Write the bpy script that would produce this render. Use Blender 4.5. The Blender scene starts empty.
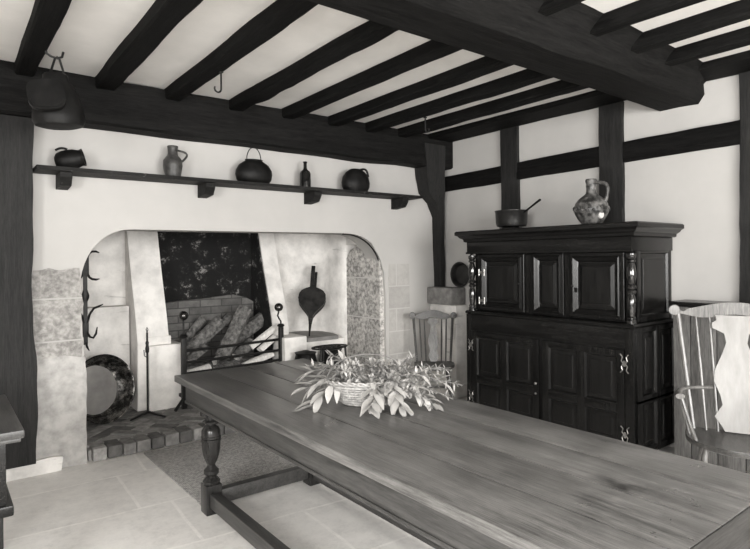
import bpy, bmesh, math, random
from mathutils import Vector, Matrix, noise
R=math.radians; PI=math.pi
sc=bpy.context.scene
COL=sc.collection
V=Vector
# ------------------------------------------------------------------ materials
def nmat(name):
    m=bpy.data.materials.new(name); m.use_nodes=True
    nt=m.node_tree; b=nt.nodes['Principled BSDF']
    return m,nt,b
def tint(v): return (v,v*.972,v*.935,1)
def ramp(nt,src,stops):
    r=nt.nodes.new('ShaderNodeValToRGB'); e=r.color_ramp.elements
    while len(e)<len(stops): e.new(.5)
    for i,(p,v) in enumerate(stops): e[i].position=p; e[i].color=tint(v)
    nt.links.new(src,r.inputs[0]); return r.outputs[0]
def coords(nt,scale=(1,1,1),rot=(0,0,0),kind='Object'):
    t=nt.nodes.new('ShaderNodeTexCoord'); mp=nt.nodes.new('ShaderNodeMapping')
    mp.inputs['Scale'].default_value=scale; mp.inputs['Rotation'].default_value=rot
    nt.links.new(t.outputs[kind],mp.inputs[0]); return mp.outputs[0]
def noisetex(nt,co,scale,detail=6,rough=.6,dist=0):
    n=nt.nodes.new('ShaderNodeTexNoise'); n.inputs['Scale'].default_value=scale
    n.inputs['Detail'].default_value=detail; n.inputs['Roughness'].default_value=rough
    n.inputs['Distortion'].default_value=dist
    nt.links.new(co,n.inputs['Vector']); return n.outputs['Fac']
def bump(nt,b,h,strength=.3,dist=.01):
    n=nt.nodes.new('ShaderNodeBump'); n.inputs['Strength'].default_value=strength; n.inputs['Distance'].default_value=dist
    nt.links.new(h,n.inputs['Height']); nt.links.new(n.outputs[0],b.inputs['Normal'])
def mixc(nt,f,a,b_):
    n=nt.nodes.new('ShaderNodeMix'); n.data_type='RGBA'
    if isinstance(f,float): n.inputs[0].default_value=f
    else: nt.links.new(f,n.inputs[0])
    for k,v in ((6,a),(7,b_)):
        if isinstance(v,tuple): n.inputs[k].default_value=v
        else: nt.links.new(v,n.inputs[k])
    return n.outputs[2]
def simple(name,lo,hi,scale=8,rough=.6,metal=0,bs=.2,bd=.005,stretch=(1,1,1),detail=6,p=(.3,.7),spec=.5,coat=0):
    m,nt,b=nmat(name); co=coords(nt,stretch); n=noisetex(nt,co,scale,detail)
    nt.links.new(ramp(nt,n,[(p[0],lo),(p[1],hi)]),b.inputs['Base Color'])
    b.inputs['Roughness'].default_value=rough; b.inputs['Metallic'].default_value=metal
    b.inputs['Specular IOR Level'].default_value=spec
    if coat: b.inputs['Coat Weight'].default_value=coat; b.inputs['Coat Roughness'].default_value=.15
    bump(nt,b,n,bs,bd); return m
def wood(name,lo,hi,axis=1,rough=.4,scale=6,bs=.25,bd=.003,wear=0.0,spec=.5):
    st=[9,9,9]; st[axis]=.7
    m,nt,b=nmat(name); co=coords(nt,tuple(st)); n=noisetex(nt,co,scale*.5,8,.65,.4)
    co2=coords(nt); n2=noisetex(nt,co2,2.2,4)
    nf=noisetex(nt,coords(nt,tuple(q*3.2 for q in st)),scale*.8,8,.75,.2)
    c=mixc(nt,.30,ramp(nt,n,[(.38,lo*.6),(.62,hi*1.15)]),ramp(nt,n2,[(.38,lo),(.64,hi)]))
    c=mixc(nt,.45,c,ramp(nt,nf,[(.38,lo*.4),(.66,hi*1.5)]))
    if wear:
        n3=noisetex(nt,coords(nt),26,8,.8)
        w=ramp(nt,n3,[(.60,0),(.72,wear)])
        c=mixc(nt,w,c,tint(.45))
    nt.links.new(c,b.inputs['Base Color']); b.inputs['Roughness'].default_value=rough
    b.inputs['Specular IOR Level'].default_value=spec
    bump(nt,b,n,bs,bd); return m
M={}
M['plaster']=simple('plaster',.415,.48,1.6,.92,bs=.25,bd=.012,p=(.25,.75),spec=.15)
M['plaster2']=simple('hearth_plaster',.50,.80,4.5,.95,bs=.5,bd=.03,p=(.3,.62),spec=.1)
_nt=M['plaster2'].node_tree; _b=_nt.nodes['Principled BSDF']; _l=[k for k in _nt.links if k.to_socket==_b.inputs['Base Color']][0].from_socket
_k=noisetex(_nt,coords(_nt,(1.6,1.6,9)),1.7,5,.6,.6); _c=mixc(_nt,ramp(_nt,_k,[(.63,0),(.72,.55)]),_l,tint(.16)); _nt.links.new(_c,_b.inputs['Base Color'])
M['pierwash']=simple('limewashed_pier',.32,.48,9,.95,bs=.6,bd=.02,p=(.35,.6),spec=.1)
M['ceil']=simple('ceiling_plaster',.66,.78,2.2,.95,bs=.2,bd=.01,spec=.1)
M['beam']=wood('beam_timber',.004,.012,0,.7,6,.6,.010,spec=.08)
M['beamx']=wood('beam_timber_x',.004,.012,0,.7,6,.6,.010,spec=.08)
M['beamy']=wood('beam_timber_y',.003,.009,1,.75,6,.6,.010,spec=.08)
M['beamz']=wood('beam_timber_z',.004,.02,2,.7,6,.6,.01,spec=.3)
M['oakcol']=wood('polished_oak_column',.004,.012,2,.12,5,.1,.001,spec=.9)
M['oak']=wood('dark_oak',.003,.010,2,.25,5,.2,.002,spec=.28)
M['oaky']=wood('dark_oak_rail',.003,.010,1,.25,5,.2,.002,spec=.28)
M['oakp']=wood('dark_oak_panel',.003,.013,2,.28,5,.2,.002,spec=.25)
M['oakt']=wood('leg_oak',.008,.028,2,.22,5,.2,.002,spec=.4)
M['oakts']=wood('stretcher_oak',.02,.06,1,.4,5,.3,.003)
M['shelf']=wood('shelf_oak',.006,.02,0,.6,5,.3,.003,spec=.12,wear=.7)
M['seatw']=wood('chair_wood',.07,.18,2,.32,5,.15,.001)
M['seatd']=wood('chair_seat_wood',.03,.09,1,.28,5,.15,.001)
M['splat']=simple('splat_wood_painted_sheen',.21,.28,5,.35,0,.1,.001,stretch=(6,6,.7))  # armchair splat: reflected light put into the colour as a lighter tone
M['plank']=wood('grey_plank',.06,.17,2,.5,6,.3,.003)
M['iron']=simple('black_iron',.008,.022,30,.5,.6,.3,.002)
M['ironp']=simple('polished_iron',.05,.12,20,.22,.9,.15,.002)
M['potblk']=simple('sooty_pot',.003,.012,12,.5,0,.4,.004,spec=.16)
M['copper']=simple('dull_copper',.008,.035,9,.35,.3,.3,.004,spec=.3)
M['brass']=simple('brass_pan',.04,.45,13,.25,1,.9,.02,p=(.45,.64))
M['brassfl']=simple('brass_pan_floor',.30,.48,5,.42,.6,.2,.003)
M['brassf']=simple('brass_fitting',.25,.45,40,.35,.9,.3,.001)
M['stonew']=simple('stoneware',.02,.16,22,.35,0,.5,.004,p=(.40,.64),spec=.3)
M['stonewd']=simple('dark_stoneware',.015,.08,20,.4,0,.4,.004,spec=.3)
M['chip']=simple('pale_chip',.5,.6,20,.95,spec=.1)
M['bottle']=simple('dark_glass_bottle',.006,.012,10,.12,0,.05,.001)
M['wicker']=simple('wicker',.16,.42,45,.55,0,.3,.003)
M['ash']=simple('ash',.05,.2,14,.95,bs=.6,bd=.02)
M['leather']=simple('bellows_wood',.008,.035,14,.4,0,.3,.003,spec=.25)
M['bark']=simple('bark',.05,.20,26,.95,0,1,.015,p=(.36,.66))
M['logf']=simple('split_log_face',.18,.46,24,.85,0,.6,.008,p=(.36,.66))
M['logp']=simple('pale_log_face',.55,.8,18,.85,0,.5,.006,stretch=(3,3,.5))
M['leafA']=simple('laurel_leaf',.28,.42,6,.42,0,.1,.002)
M['leafB']=simple('spray_leaf',.22,.46,14,.5,0,.1,.002)
M['stem']=simple('stem',.12,.22,20,.6)
M['slate']=simple('slate_slab',.14,.24,9,.7,bs=.3)
M['white']=simple('whitewashed_brick',.60,.80,7,.9,bs=.4,bd=.012,p=(.3,.6),spec=.1)
# soot
m,nt,b=nmat('sooty_brick'); co=coords(nt)
n1=noisetex(nt,co,7,8,.75); n2=noisetex(nt,co,3,5,.6)
c=ramp(nt,n1,[(.50,.004),(.57,.015),(.63,.22)]); nt.links.new(c,b.inputs['Base Color']); b.inputs['Roughness'].default_value=.95
bump(nt,b,n1,.7,.02); M['soot']=m
m,nt,b=nmat('burnt_brick')
br=nt.nodes.new('ShaderNodeTexBrick'); co=coords(nt,(1,1,1),(R(90),0,0)); nt.links.new(co,br.inputs['Vector'])
br.inputs['Scale'].default_value=1; br.inputs['Brick Width'].default_value=.23; br.inputs['Row Height'].default_value=.075; br.inputs['Mortar Size'].default_value=.006
br.inputs['Color1'].default_value=tint(.10); br.inputs['Color2'].default_value=tint(.17); br.inputs['Mortar'].default_value=tint(.06)
n=noisetex(nt,coords(nt),9,8,.7); c=mixc(nt,ramp(nt,n,[(.4,.0),(.7,.6)]),br.outputs[0],tint(.03))
nt.links.new(c,b.inputs['Base Color']); b.inputs['Roughness'].default_value=.95; bump(nt,b,n,.6,.02); M['burnt']=m
# exposed ashlar stone
def stone(name,lo,hi,mortar,rot,bw=.33,rh=.26,sc_=11,off=(0,0,0),p=(.38,.62)):
    m,nt,b=nmat(name)
    co=coords(nt,(1,1,1),rot); 
    br=nt.nodes.new('ShaderNodeTexBrick'); nt.links.new(co,br.inputs['Vector'])
    br.inputs['Scale'].default_value=1; br.inputs['Brick Width'].default_value=bw; br.inputs['Row Height'].default_value=rh; br.inputs['Mortar Size'].default_value=.008; br.inputs['Mortar Smooth'].default_value=.6
    br.inputs['Color1'].default_value=tint(1); br.inputs['Color2'].default_value=tint(.75); br.inputs['Mortar'].default_value=tint(0)
    n=noisetex(nt,coords(nt),sc_,9,.8); n2=noisetex(nt,coords(nt),sc_*.25,3)
    c=mixc(nt,.35,ramp(nt,n,[(p[0],lo),(p[1],hi)]),ramp(nt,n2,[(.4,lo),(.6,hi)]))
    mx=nt.nodes.new('ShaderNodeMix'); mx.data_type='RGBA'; mx.blend_type='MULTIPLY'; mx.inputs[0].default_value=.3
    nt.links.new(c,mx.inputs[6]); nt.links.new(br.outputs[0],mx.inputs[7])
    c=mixc(nt,br.outputs['Fac'],mx.outputs[2],tint(mortar))
    nt.links.new(c,b.inputs['Base Color']); b.inputs['Roughness'].default_value=.95; b.inputs['Specular IOR Level'].default_value=.15
    bump(nt,b,n,.6,.012); return m
M['stoneL']=stone('pale_pier_stone',.20,.46,.42,(R(90),0,0),.9,.30,22,p=(.42,.6))
M['stoneR']=stone('rough_reveal_stone',.22,.70,.64,(R(90),0,R(90)),.42,.235,26,p=(.44,.56))
M['stoneQ']=stone('faint_quoin_stone',.36,.46,.50,(R(90),0,0),.40,.235)
M['stoneB']=simple('grey_stone_block',.10,.26,13,.9,bs=.5,bd=.01)
# flagstones
m,nt,b=nmat('flagstones'); co=coords(nt,(1,1,1),(0,0,R(3)))
dn=nt.nodes.new('ShaderNodeTexNoise'); dn.inputs['Scale'].default_value=1.3; nt.links.new(co,dn.inputs['Vector'])
va=nt.nodes.new('ShaderNodeVectorMath'); va.operation='MULTIPLY_ADD'; va.inputs[1].default_value=(.07,.07,0); nt.links.new(dn.outputs['Color'],va.inputs[0]); nt.links.new(co,va.inputs[2])
br=nt.nodes.new('ShaderNodeTexBrick'); nt.links.new(va.outputs[0],br.inputs['Vector'])
br.inputs['Scale'].default_value=1; br.inputs['Brick Width'].default_value=.98; br.inputs['Row Height'].default_value=.60; br.inputs['Mortar Size'].default_value=.011; br.inputs['Mortar Smooth'].default_value=.4
br.offset=.4; br.squash=1.35; br.squash_frequency=3
br.inputs['Color1'].default_value=tint(.80); br.inputs['Color2'].default_value=tint(.72); br.inputs['Mortar'].default_value=tint(.90)
n=noisetex(nt,co,4.5,9,.7); n4=noisetex(nt,co,15,8,.8); c=mixc(nt,ramp(nt,n4,[(.45,0),(.62,.5)]),br.outputs[0],tint(.54)); c=mixc(nt,ramp(nt,n,[(.4,.0),(.6,.6)]),c,tint(.86))
nt.links.new(c,b.inputs['Base Color']); b.inputs['Roughness'].default_value=.6; b.inputs['Specular IOR Level'].default_value=.35
bump(nt,b,n,.3,.006); M['flag']=m
# rug
m,nt,b=nmat('coarse_rug'); co=coords(nt); n=noisetex(nt,co,55,6,.9)
w=nt.nodes.new('ShaderNodeTexWave'); w.inputs['Scale'].default_value=26; w.inputs['Distortion'].default_value=2.5; w.inputs['Detail'].default_value=3; nt.links.new(co,w.inputs['Vector'])
c=mixc(nt,.5,ramp(nt,n,[(.42,.12),(.58,.85)]),ramp(nt,w.outputs['Fac'],[(.2,.28),(.9,.55)]))
nt.links.new(c,b.inputs['Base Color']); b.inputs['Roughness'].default_value=1; bump(nt,b,n,1,.012); M['rug']=m
# table top : planks along Y
m,nt,b=nmat('table_planks'); co=coords(nt,(10,.55,8)); n=noisetex(nt,co,3.0,9,.7,.5)
n2=noisetex(nt,coords(nt),3.5,6,.65); n3=noisetex(nt,coords(nt,(60,3,5)),4,6,.8)
c=mixc(nt,.55,ramp(nt,n,[(.40,.02),(.60,.17)]),ramp(nt,n2,[(.38,.03),(.62,.16)]))
n5=noisetex(nt,coords(nt,(40,1.2,20)),5,8,.8); c=mixc(nt,.4,c,ramp(nt,n5,[(.40,.02),(.62,.22)]))
c=mixc(nt,ramp(nt,n3,[(.62,0),(.75,.35)]),c,tint(.2))
nt.links.new(c,b.inputs['Base Color']); 
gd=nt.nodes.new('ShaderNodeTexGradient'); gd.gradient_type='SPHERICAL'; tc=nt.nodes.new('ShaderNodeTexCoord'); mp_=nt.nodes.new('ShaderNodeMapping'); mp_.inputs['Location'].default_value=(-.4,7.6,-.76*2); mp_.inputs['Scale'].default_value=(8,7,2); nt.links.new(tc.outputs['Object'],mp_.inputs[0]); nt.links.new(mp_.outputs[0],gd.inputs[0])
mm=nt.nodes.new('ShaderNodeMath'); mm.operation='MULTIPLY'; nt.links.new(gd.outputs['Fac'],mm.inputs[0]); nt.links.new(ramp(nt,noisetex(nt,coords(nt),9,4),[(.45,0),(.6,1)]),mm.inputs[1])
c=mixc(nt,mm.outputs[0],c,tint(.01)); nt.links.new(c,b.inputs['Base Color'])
rr=nt.nodes.new('ShaderNodeMapRange'); rr.inputs[3].default_value=.2; rr.inputs[4].default_value=.42; nt.links.new(n2,rr.inputs[0]); nt.links.new(rr.outputs[0],b.inputs['Roughness'])
bump(nt,b,n,.25,.003); M['top']=m
M['topx']=wood('breadboard_oak',.03,.12,0,.35,5,.3,.003)
# brick hearth
for nm,v in (('brickA',.20),('brickB',.30),('brickC',.11)):
    M[nm]=simple(nm,v*.6,v*1.35,18,.85,bs=.5,bd=.006)
M['mortar']=simple('mortar',.24,.36,20,.95)

# ------------------------------------------------------------------ mesh builder
class MB:
    def __init__(s): s.bm=bmesh.new(); s.mx=Matrix.Identity(4)
    def v(s,p): return s.bm.verts.new(s.mx@V(p))
    def f(s,vs):
        try: return s.bm.faces.new(vs)
        except ValueError: return None
    def box(s,a,b,bev=0):
        x0,y0,z0=a; x1,y1,z1=b
        if x0>x1:x0,x1=x1,x0
        if y0>y1:y0,y1=y1,y0
        if z0>z1:z0,z1=z1,z0
        vs=[s.v(p) for p in ((x0,y0,z0),(x1,y0,z0),(x1,y1,z0),(x0,y1,z0),(x0,y0,z1),(x1,y0,z1),(x1,y1,z1),(x0,y1,z1))]
        fs=[s.f([vs[i] for i in q]) for q in ((3,2,1,0),(4,5,6,7),(0,1,5,4),(1,2,6,5),(2,3,7,6),(3,0,4,7))]
        if bev:
            es=list({e for f in fs for e in f.edges})
            bmesh.ops.bevel(s.bm,geom=es,offset=bev,segments=2,affect='EDGES',profile=.6)
        return s
    def ring(s,c,ax1,ax2,r1,r2,n,ph=0): return [s.v(V(c)+V(ax1)*r1*math.cos(2*PI*i/n+ph)+V(ax2)*r2*math.sin(2*PI*i/n+ph)) for i in range(n)]
    def bridge(s,A,B):
        n=len(A)
        for i in range(n): s.f([A[i],A[(i+1)%n],B[(i+1)%n],B[i]])
    def tube(s,pts,r,n=8,cap=True,flat=1,closed=False):
        pts=[V(p) for p in pts]; rs=r if isinstance(r,(list,tuple)) else [r]*len(pts)
        prev=None; up=None; rings=[]
        for i,p in enumerate(pts):
            if closed: t=(pts[(i+1)%len(pts)]-pts[i-1])
            else: t=(pts[min(i+1,len(pts)-1)]-pts[max(i-1,0)])
            if t.length<1e-9: t=V((0,0,1))
            t.normalize()
            if up is None:
                up=V((0,0,1)) if abs(t.z)<.9 else V((1,0,0))
            a=t.cross(up)
            if a.length<1e-6: a=t.orthogonal()
            a.normalize(); up=a.cross(t).normalized()
            rings.append(s.ring(p,a,up,rs[i],rs[i]*flat,n))
        for A,B in zip(rings,rings[1:]): s.bridge(A,B)
        if closed: s.bridge(rings[-1],rings[0])
        elif cap: s.f(rings[0][::-1]); s.f(rings[-1])
        return s
    def lathe(s,prof,c=(0,0,0),n=24,cap=True,sx=1,sy=1):
        rings=[]
        for r,z in prof: rings.append(s.ring((c[0],c[1],c[2]+z),(1,0,0),(0,1,0),max(r,1e-4)*sx,max(r,1e-4)*sy,n))
        for A,B in zip(rings,rings[1:]): s.bridge(A,B)
        if cap: s.f(rings[0][::-1]); s.f(rings[-1])
        return s
    def prism(s,poly,w0,w1,ax='Y'):
        # poly in the plane perpendicular to ax
        def P(a,b,w): return {'Y':(a,w,b),'X':(w,a,b),'Z':(a,b,w)}[ax]
        A=[s.v(P(a,b,w0)) for a,b in poly]; B=[s.v(P(a,b,w1)) for a,b in poly]
        s.bridge(A,B); s.f(A[::-1]); s.f(B); return s
    def rloft(s,O,u,v,w,u0,u1,v0,v1,prof,cap=True):
        O,u,v,w=V(O),V(u),V(v),V(w); rings=[]
        for ins,h in prof:
            rings.append([s.v(O+u*a+v*b+w*h) for a,b in ((u0+ins,v0+ins),(u1-ins,v0+ins),(u1-ins,v1-ins),(u0+ins,v1-ins))])
        for A,B in zip(rings,rings[1:]): s.bridge(A,B)
        if cap: s.f(rings[-1])
        return s
    def hewn(s,p0,p1,w,h,seed=0,n=14,amp=.012,chf=.02,wend=None):
        """irregular timber from p0 to p1; w horizontal width, h height; eight-sided section"""
        p0,p1=V(p0),V(p1); t=(p1-p0).normalized()
        up=V((0,0,1)) if abs(t.z)<.9 else V((0,1,0))
        a=t.cross(up).normalized(); up=a.cross(t).normalized()
        rings=[]
        for i in range(n+1):
            k=i/n; p=p0.lerp(p1,k); ww=w*(1-k)+(wend or w)*k
            q=[(-ww/2+chf,-h/2),(ww/2-chf,-h/2),(ww/2,-h/2+chf),(ww/2,h/2-chf),(ww/2-chf,h/2),(-ww/2+chf,h/2),(-ww/2,h/2-chf),(-ww/2,-h/2+chf)]
            rg=[]
            for j,(x,y) in enumerate(q):
                d=noise.noise(V((k*(p1-p0).length*1.7+seed*7.1,j//2*3.3,seed)))*amp*1.6+noise.noise(V((k*(p1-p0).length*6,j*1.7,seed*3)))*amp*.5
                rg.append(s.v(p+a*x*(1+d/(w/2))+up*y*(1+d/(h/2))))
            rings.append(rg)
        for A,B in zip(rings,rings[1:]): s.bridge(A,B)
        s.f(rings[0][::-1]); s.f(rings[-1]); return s
    def build(s,name,mat,parent=None,smooth=35,world=True):
        bm=s.bm
        if parent is not None and world:
            bmesh.ops.transform(bm,matrix=parent.matrix_basis.inverted(),verts=bm.verts)
        bmesh.ops.remove_doubles(bm,verts=bm.verts,dist=1e-5)
        bmesh.ops.recalc_face_normals(bm,faces=bm.faces)
        me=bpy.data.meshes.new(name); bm.to_mesh(me); bm.free()
        me.materials.append(M[mat] if isinstance(mat,str) else mat)
        if smooth:
            me.shade_smooth(); me.set_sharp_from_angle(angle=R(smooth))
        o=bpy.data.objects.new(name,me); COL.objects.link(o)
        if parent is not None: o.parent=parent
        return o
def tag(o,label=None,cat=None,group=None,kind=None):
    if label:o['label']=label
    if cat:o['category']=cat
    if group:o['group']=group
    if kind:o['kind']=kind
    return o
def empty(name,loc,label,cat,rz=0,group=None,rot=None):
    o=bpy.data.objects.new(name,None); COL.objects.link(o); o.empty_display_size=.1
    if rot is not None: o.rotation_euler=rot
    else: o.rotation_euler=(0,0,rz)
    o.location=loc
    mw=Matrix.LocRotScale(V(loc),o.rotation_euler,None); o.matrix_basis=mw
    return tag(o,label,cat,group)
def struct(name,mb,mat,smooth=35): return tag(mb.build(name,mat,None,smooth),kind='structure')
def part(o,label): o['label']=label; return o
def arc(cx,cy,r,a0,a1,n,ry=None): return [(cx+r*math.cos(R(a0+(a1-a0)*i/n)),cy+(ry or r)*math.sin(R(a0+(a1-a0)*i/n))) for i in range(n+1)]

# ------------------------------------------------------------------ room shell
XW=4.45; YW=4.55; ZC=2.76; XL=-2.2; YF=-2.8; YB=5.9
f=MB(); f.box((XL-.15,YF-.15,-.1),(XW+.2,YB+.2,0)); struct('floor',f,'flag')
f=MB(); f.box((XL-.15,YF-.15,ZC),(XW+.2,YW+.3,ZC+.12)); struct('ceiling',f,'ceil')
# hearth wall with arched opening
P=[(XL,0),(.87,0),(.865,.5),(.845,.9),(.83,1.2)]+[(.83+.345*(1-math.cos(R(a))),1.27+.43*math.sin(R(a))) for a in range(8,90,8)]
P+=[(1.19,1.702),(2.0,1.705),(2.7,1.71),(3.17,1.712)]+[(3.2+.44*math.sin(R(a)),1.31+.40*math.cos(R(a))) for a in range(0,91,10)]
P+=[(3.655,1.1),(3.66,.5),(3.66,0),(XW+.15,0),(XW+.15,ZC),(XL,ZC)]
w=MB(); w.prism(P,YW,YW+.26,'Y')
es=[e for e in w.bm.edges if all(abs(v.co.y-YW)<1e-4 and .8<v.co.x<3.7 and v.co.z<1.8 for v in e.verts) and max(v.co.z for v in e.verts)>.01]
bmesh.ops.bevel(w.bm,geom=es,offset=.018,segments=3,affect='EDGES',profile=.5)
bmesh.ops.triangulate(w.bm,faces=[q for q in w.bm.faces if len(q.verts)>8])
struct('wall_back',w,'plaster',30)
# right wall: plaster
w=MB(); w.box((XW,YF,0),(XW+.15,YW+.26,ZC)); struct('wall_right',w,'plaster')
# left wall with window opening
def wall_open(name,axis,pos,th,a0,a1,holes):
    w=MB(); xs=sorted({a0,a1}|{h[0] for h in holes}|{h[1] for h in holes})
    for x0,x1 in zip(xs,xs[1:]):
        h=[q for q in holes if q[0]<=x0 and q[1]>=x1]
        zs=[(0,h[0][2]),(h[0][3],ZC)] if h else [(0,ZC)]
        for z0,z1 in zs:
            if axis=='X': w.box((pos,x0,z0),(pos+th,x1,z1))
            else: w.box((x0,pos,z0),(x1,pos+th,z1))
    return struct(name,w,'plaster')
HL=[(-1.4,.6,.95,2.45)]; HF=[(-1.5,.4,.9,2.5),(1.0,3.1,.9,2.5)]
wall_open('wall_left','X',XL-.15,.15,YF,YW+.26,HL)
wall_open('wall_front','Y',YF-.15,.15,XL,XW,HF)
def window(n,axis,pos,h):
    a0,a1,z0,z1=h; w=MB(); N=4
    def bar(u0,u1,v0,v1,d=.03):
        if axis=='X': w.box((pos-d,u0,v0),(pos+d,u1,v1))
        else: w.box((u0,pos-d,v0),(u1,pos+d,v1))
    bar(a0,a0+.05,z0,z1); bar(a1-.05,a1,z0,z1); bar(a0+.05,a1-.05,z0,z0+.05); bar(a0+.05,a1-.05,z1-.05,z1)
    for i in range(1,N): u=a0+(a1-a0)*i/N; bar(u-.02,u+.02,z0+.05,z1-.05,.02)
    return struct('window_%d'%n,w,'beamz')
window(1,'X',XL-.075,HL[0]); window(2,'Y',YF-.075,HF[0]); window(3,'Y',YF-.075,HF[1])

w=MB(); w.tube([(3.2+.44*math.sin(R(a))-.004,YW+.05,1.31+.40*math.cos(R(a))-.004) for a in range(-4,80,6)],.008,6); struct('trim_29',w,'iron')
# --- inglenook interior
w=MB()                                                    # alcove back and side walls (one curved plaster skin)
def skin(mb,plan,z0,z1,th=.12):
    A=[mb.v((x,y,z0)) for x,y in plan]; B=[mb.v((x,y,z1)) for x,y in plan]
    for i in range(len(plan)-1): mb.f([A[i],A[i+1],B[i+1],B[i]])
plan=[(.80,YW+.2),(.80,5.75),(1.72,5.75),(1.72,5.78)]
ZI=2.3
w.box((.68,YW+.26,0),(.80,5.87,ZI)); w.box((.80,5.75,0),(1.52,5.87,ZI))
struct('wall_hearth_left',w,'plaster2')
w=MB(); w.box((3.745,YW+.26,0),(3.80,5.3,ZI)); w.box((3.60,YW+.262,1.62),(3.745,5.17,ZI)); struct('trim_57',w,'plaster2')  # boxes added behind the reveal to stop outside light leaking in
w=MB(); w.box((.80,5.58,.0),(1.43,5.75,1.045),.01); struct('trim_1',w,'plaster2')      # set-off ledge in the left alcove
w=MB()
pr=[(2.95,5.75)]+[(3.12+.42*math.sin(R(a)),5.33+.42*math.cos(R(a))) for a in range(0,91,10)]+[(3.55,5.28),(3.56,5.22),(3.585,5.18),(3.63,5.16),(3.72,5.16),(3.72,5.9),(2.95,5.9)]
w.prism(pr,0,ZI,'Z'); struct('wall_hearth_right',w,'plaster2',40)
w=MB()
# ragged-edged exposed stone reveal
w.prism([(YW+.03,.0),(5.16,.0),(5.20,.45),(5.28,.55),(5.24,.8),(5.30,1.0),(5.27,1.25),(5.20,1.42),(5.10,1.56),(4.95,1.60),(4.75,1.58),(YW+.06,1.50),(YW+.03,1.42)],3.605,3.74,'X'); struct('wall_reveal',w,'stoneR')
w=MB(); w.box((1.40,5.86,0),(3.1,5.98,ZI)); struct('wall_fireback',w,'soot')
w=MB(); w.prism([(1.72,.09),(2.79,.09),(2.79,1.00),(2.70,1.05),(2.55,1.09),(2.2,1.06),(1.95,1.05),(1.72,1.02)],5.80,5.86,'Y'); struct('trim_2',w,'burnt')
w=MB(); w.box((.68,YW+.26,ZI),(3.75,5.98,ZI+.05)); struct('wall_chimney_cap',w,'soot')
# cheeks, front leaning back
for i,(x0,x1) in enumerate(((1.44,1.72),(2.80,2.98))):
    w=MB(); w.prism([(5.86,.0),(5.38,.0),(5.36,.72),(5.42,.95),(5.56,1.35),(5.68,1.75),(5.72,ZI),(5.86,ZI)],x0,x1,'X')
    struct('trim_%d'%(3+i),w,'white',40)
w=MB(); w.prism([(5.855,.0),(5.40,.0),(5.38,.72),(5.44,.95),(5.58,1.35),(5.70,1.75),(5.74,ZI-.01),(5.855,ZI-.01)],2.785,2.80,'X'); struct('trim_5',w,'soot')
w=MB(); w.box((1.52,5.30,.09),(1.83,5.80,.69),.012); w.box((1.50,5.36,.685),(1.74,5.78,.765),.008); struct('trim_6',w,'white')   # left hob
w=MB(); w.box((2.80,5.12,.09),(3.06,5.6,.665),.012); struct('trim_7',w,'white')                                        # right hob
w=MB(); w.box((3.06,5.14,.0),(3.55,5.72,.60),.01); struct('trim_8',w,'plaster2')
w=MB(); w.prism([(3.06,5.10),(3.44,5.10),(3.50,5.3),(3.50,5.70),(3.06,5.70)],.60,.64,'Z'); struct('trim_9',w,'slate')
# hearth: raised brick floor, herringbone, soldier curb
w=MB(); w.box((.80,4.66,.0),(3.7,5.85,.092)); w.box((.88,4.58,.0),(3.64,4.70,.075)); struct('trim_10',w,'mortar')
random.seed(3)
hb={'brickA':MB(),'brickB':MB(),'brickC':MB()}
L_,W_=.215,.105
def inside(cx,cy): return .86<cx<3.5 and 4.74<cy<5.78
# herringbone generator: cell grid of unit W_, each step (1,1) alternates orientation
ca,sa=math.cos(R(45)),math.sin(R(45))
def place(u,v,hor,seed):
    w_,h_=(L_,W_) if hor else (W_,L_)
    cx=(u*W_+w_/2); cy=(v*W_+h_/2)
    X=2.2+cx*ca-cy*sa; Y=5.2+cx*sa+cy*ca
    if not inside(X,Y): return
    mb=hb[random.choice(['brickA','brickA','brickB','brickC'])]
    mb.mx=Matrix.Translation((X,Y,.088+random.uniform(0,.004)))@Matrix.Rotation(R(45)+(0 if hor else 0),4,'Z')
    mb.box((-w_/2+.004,-h_/2+.004,0),(w_/2-.004,h_/2-.004,.012)); mb.mx=Matrix.Identity(4)
for r in range(-30,30):
    for s_ in range(-14,14):
        u=r+4*s_ ; v=r
        # H brick occupies (u,v),(u+1,v); V brick occupies (u+2,v),(u+2,v+1)?  offset so the pattern tiles
        place(u,v,True,0); place(u+2,v-1,False,0)
for nm,mb in hb.items(): struct('trim_%d'%(26+'ABC'.index(nm[-1])),mb,nm,0)
x=.90; k=0
while x<3.6:
    wd=random.uniform(.085,.12); nm=random.choice(['brickA','brickB','brickC','brickC'])
    mb=MB(); yo=random.uniform(-.008,.008)
    mb.box((x,4.52+yo,.004),(x+wd-.008,4.70,.10+random.uniform(-.008,.008)),.012)
    tag(mb.build('curb_brick',nm),'worn brick set on end in the curb along the hearth front','brick','curb bricks along the hearth front',None); x+=wd; k+=1

# exposed pier stones on the hearth wall front
random.seed(5)
def slab(mb,x0,x1,z0,z1,y0,y1,jit=.012,n=10):
    pts=[]
    for i in range(n): pts.append((x0+(x1-x0)*i/n,z0))
    for i in range(n): pts.append((x1,z0+(z1-z0)*i/n))
    for i in range(n): pts.append((x1-(x1-x0)*i/n,z1))
    for i in range(n): pts.append((x0,z1-(z1-z0)*i/n))
    pts=[(a+noise.noise(V((a*9,b*9,1)))*jit*1.6,b+noise.noise(V((a*9,b*9,7)))*jit*1.6) for a,b in pts]
    mb.prism(pts,y0,y1,'Y')
w=MB(); slab(w,.53,.838,.78,1.40,YW-.010,YW+.02,.022); struct('trim_11',w,'stoneL',0)
w=MB(); slab(w,.53,.862,.0,.785,YW-.012,YW+.02,.014,16); struct('trim_56',w,'pierwash',0)
w=MB(); slab(w,.30,.70,.0,.10,YW-.05,YW+.02,.008); struct('trim_12',w,'plaster2',0)
w=MB(); slab(w,3.70,3.98,.02,1.40,YW-.004,YW+.02,.006); struct('trim_13',w,'stoneQ',0)
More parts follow.
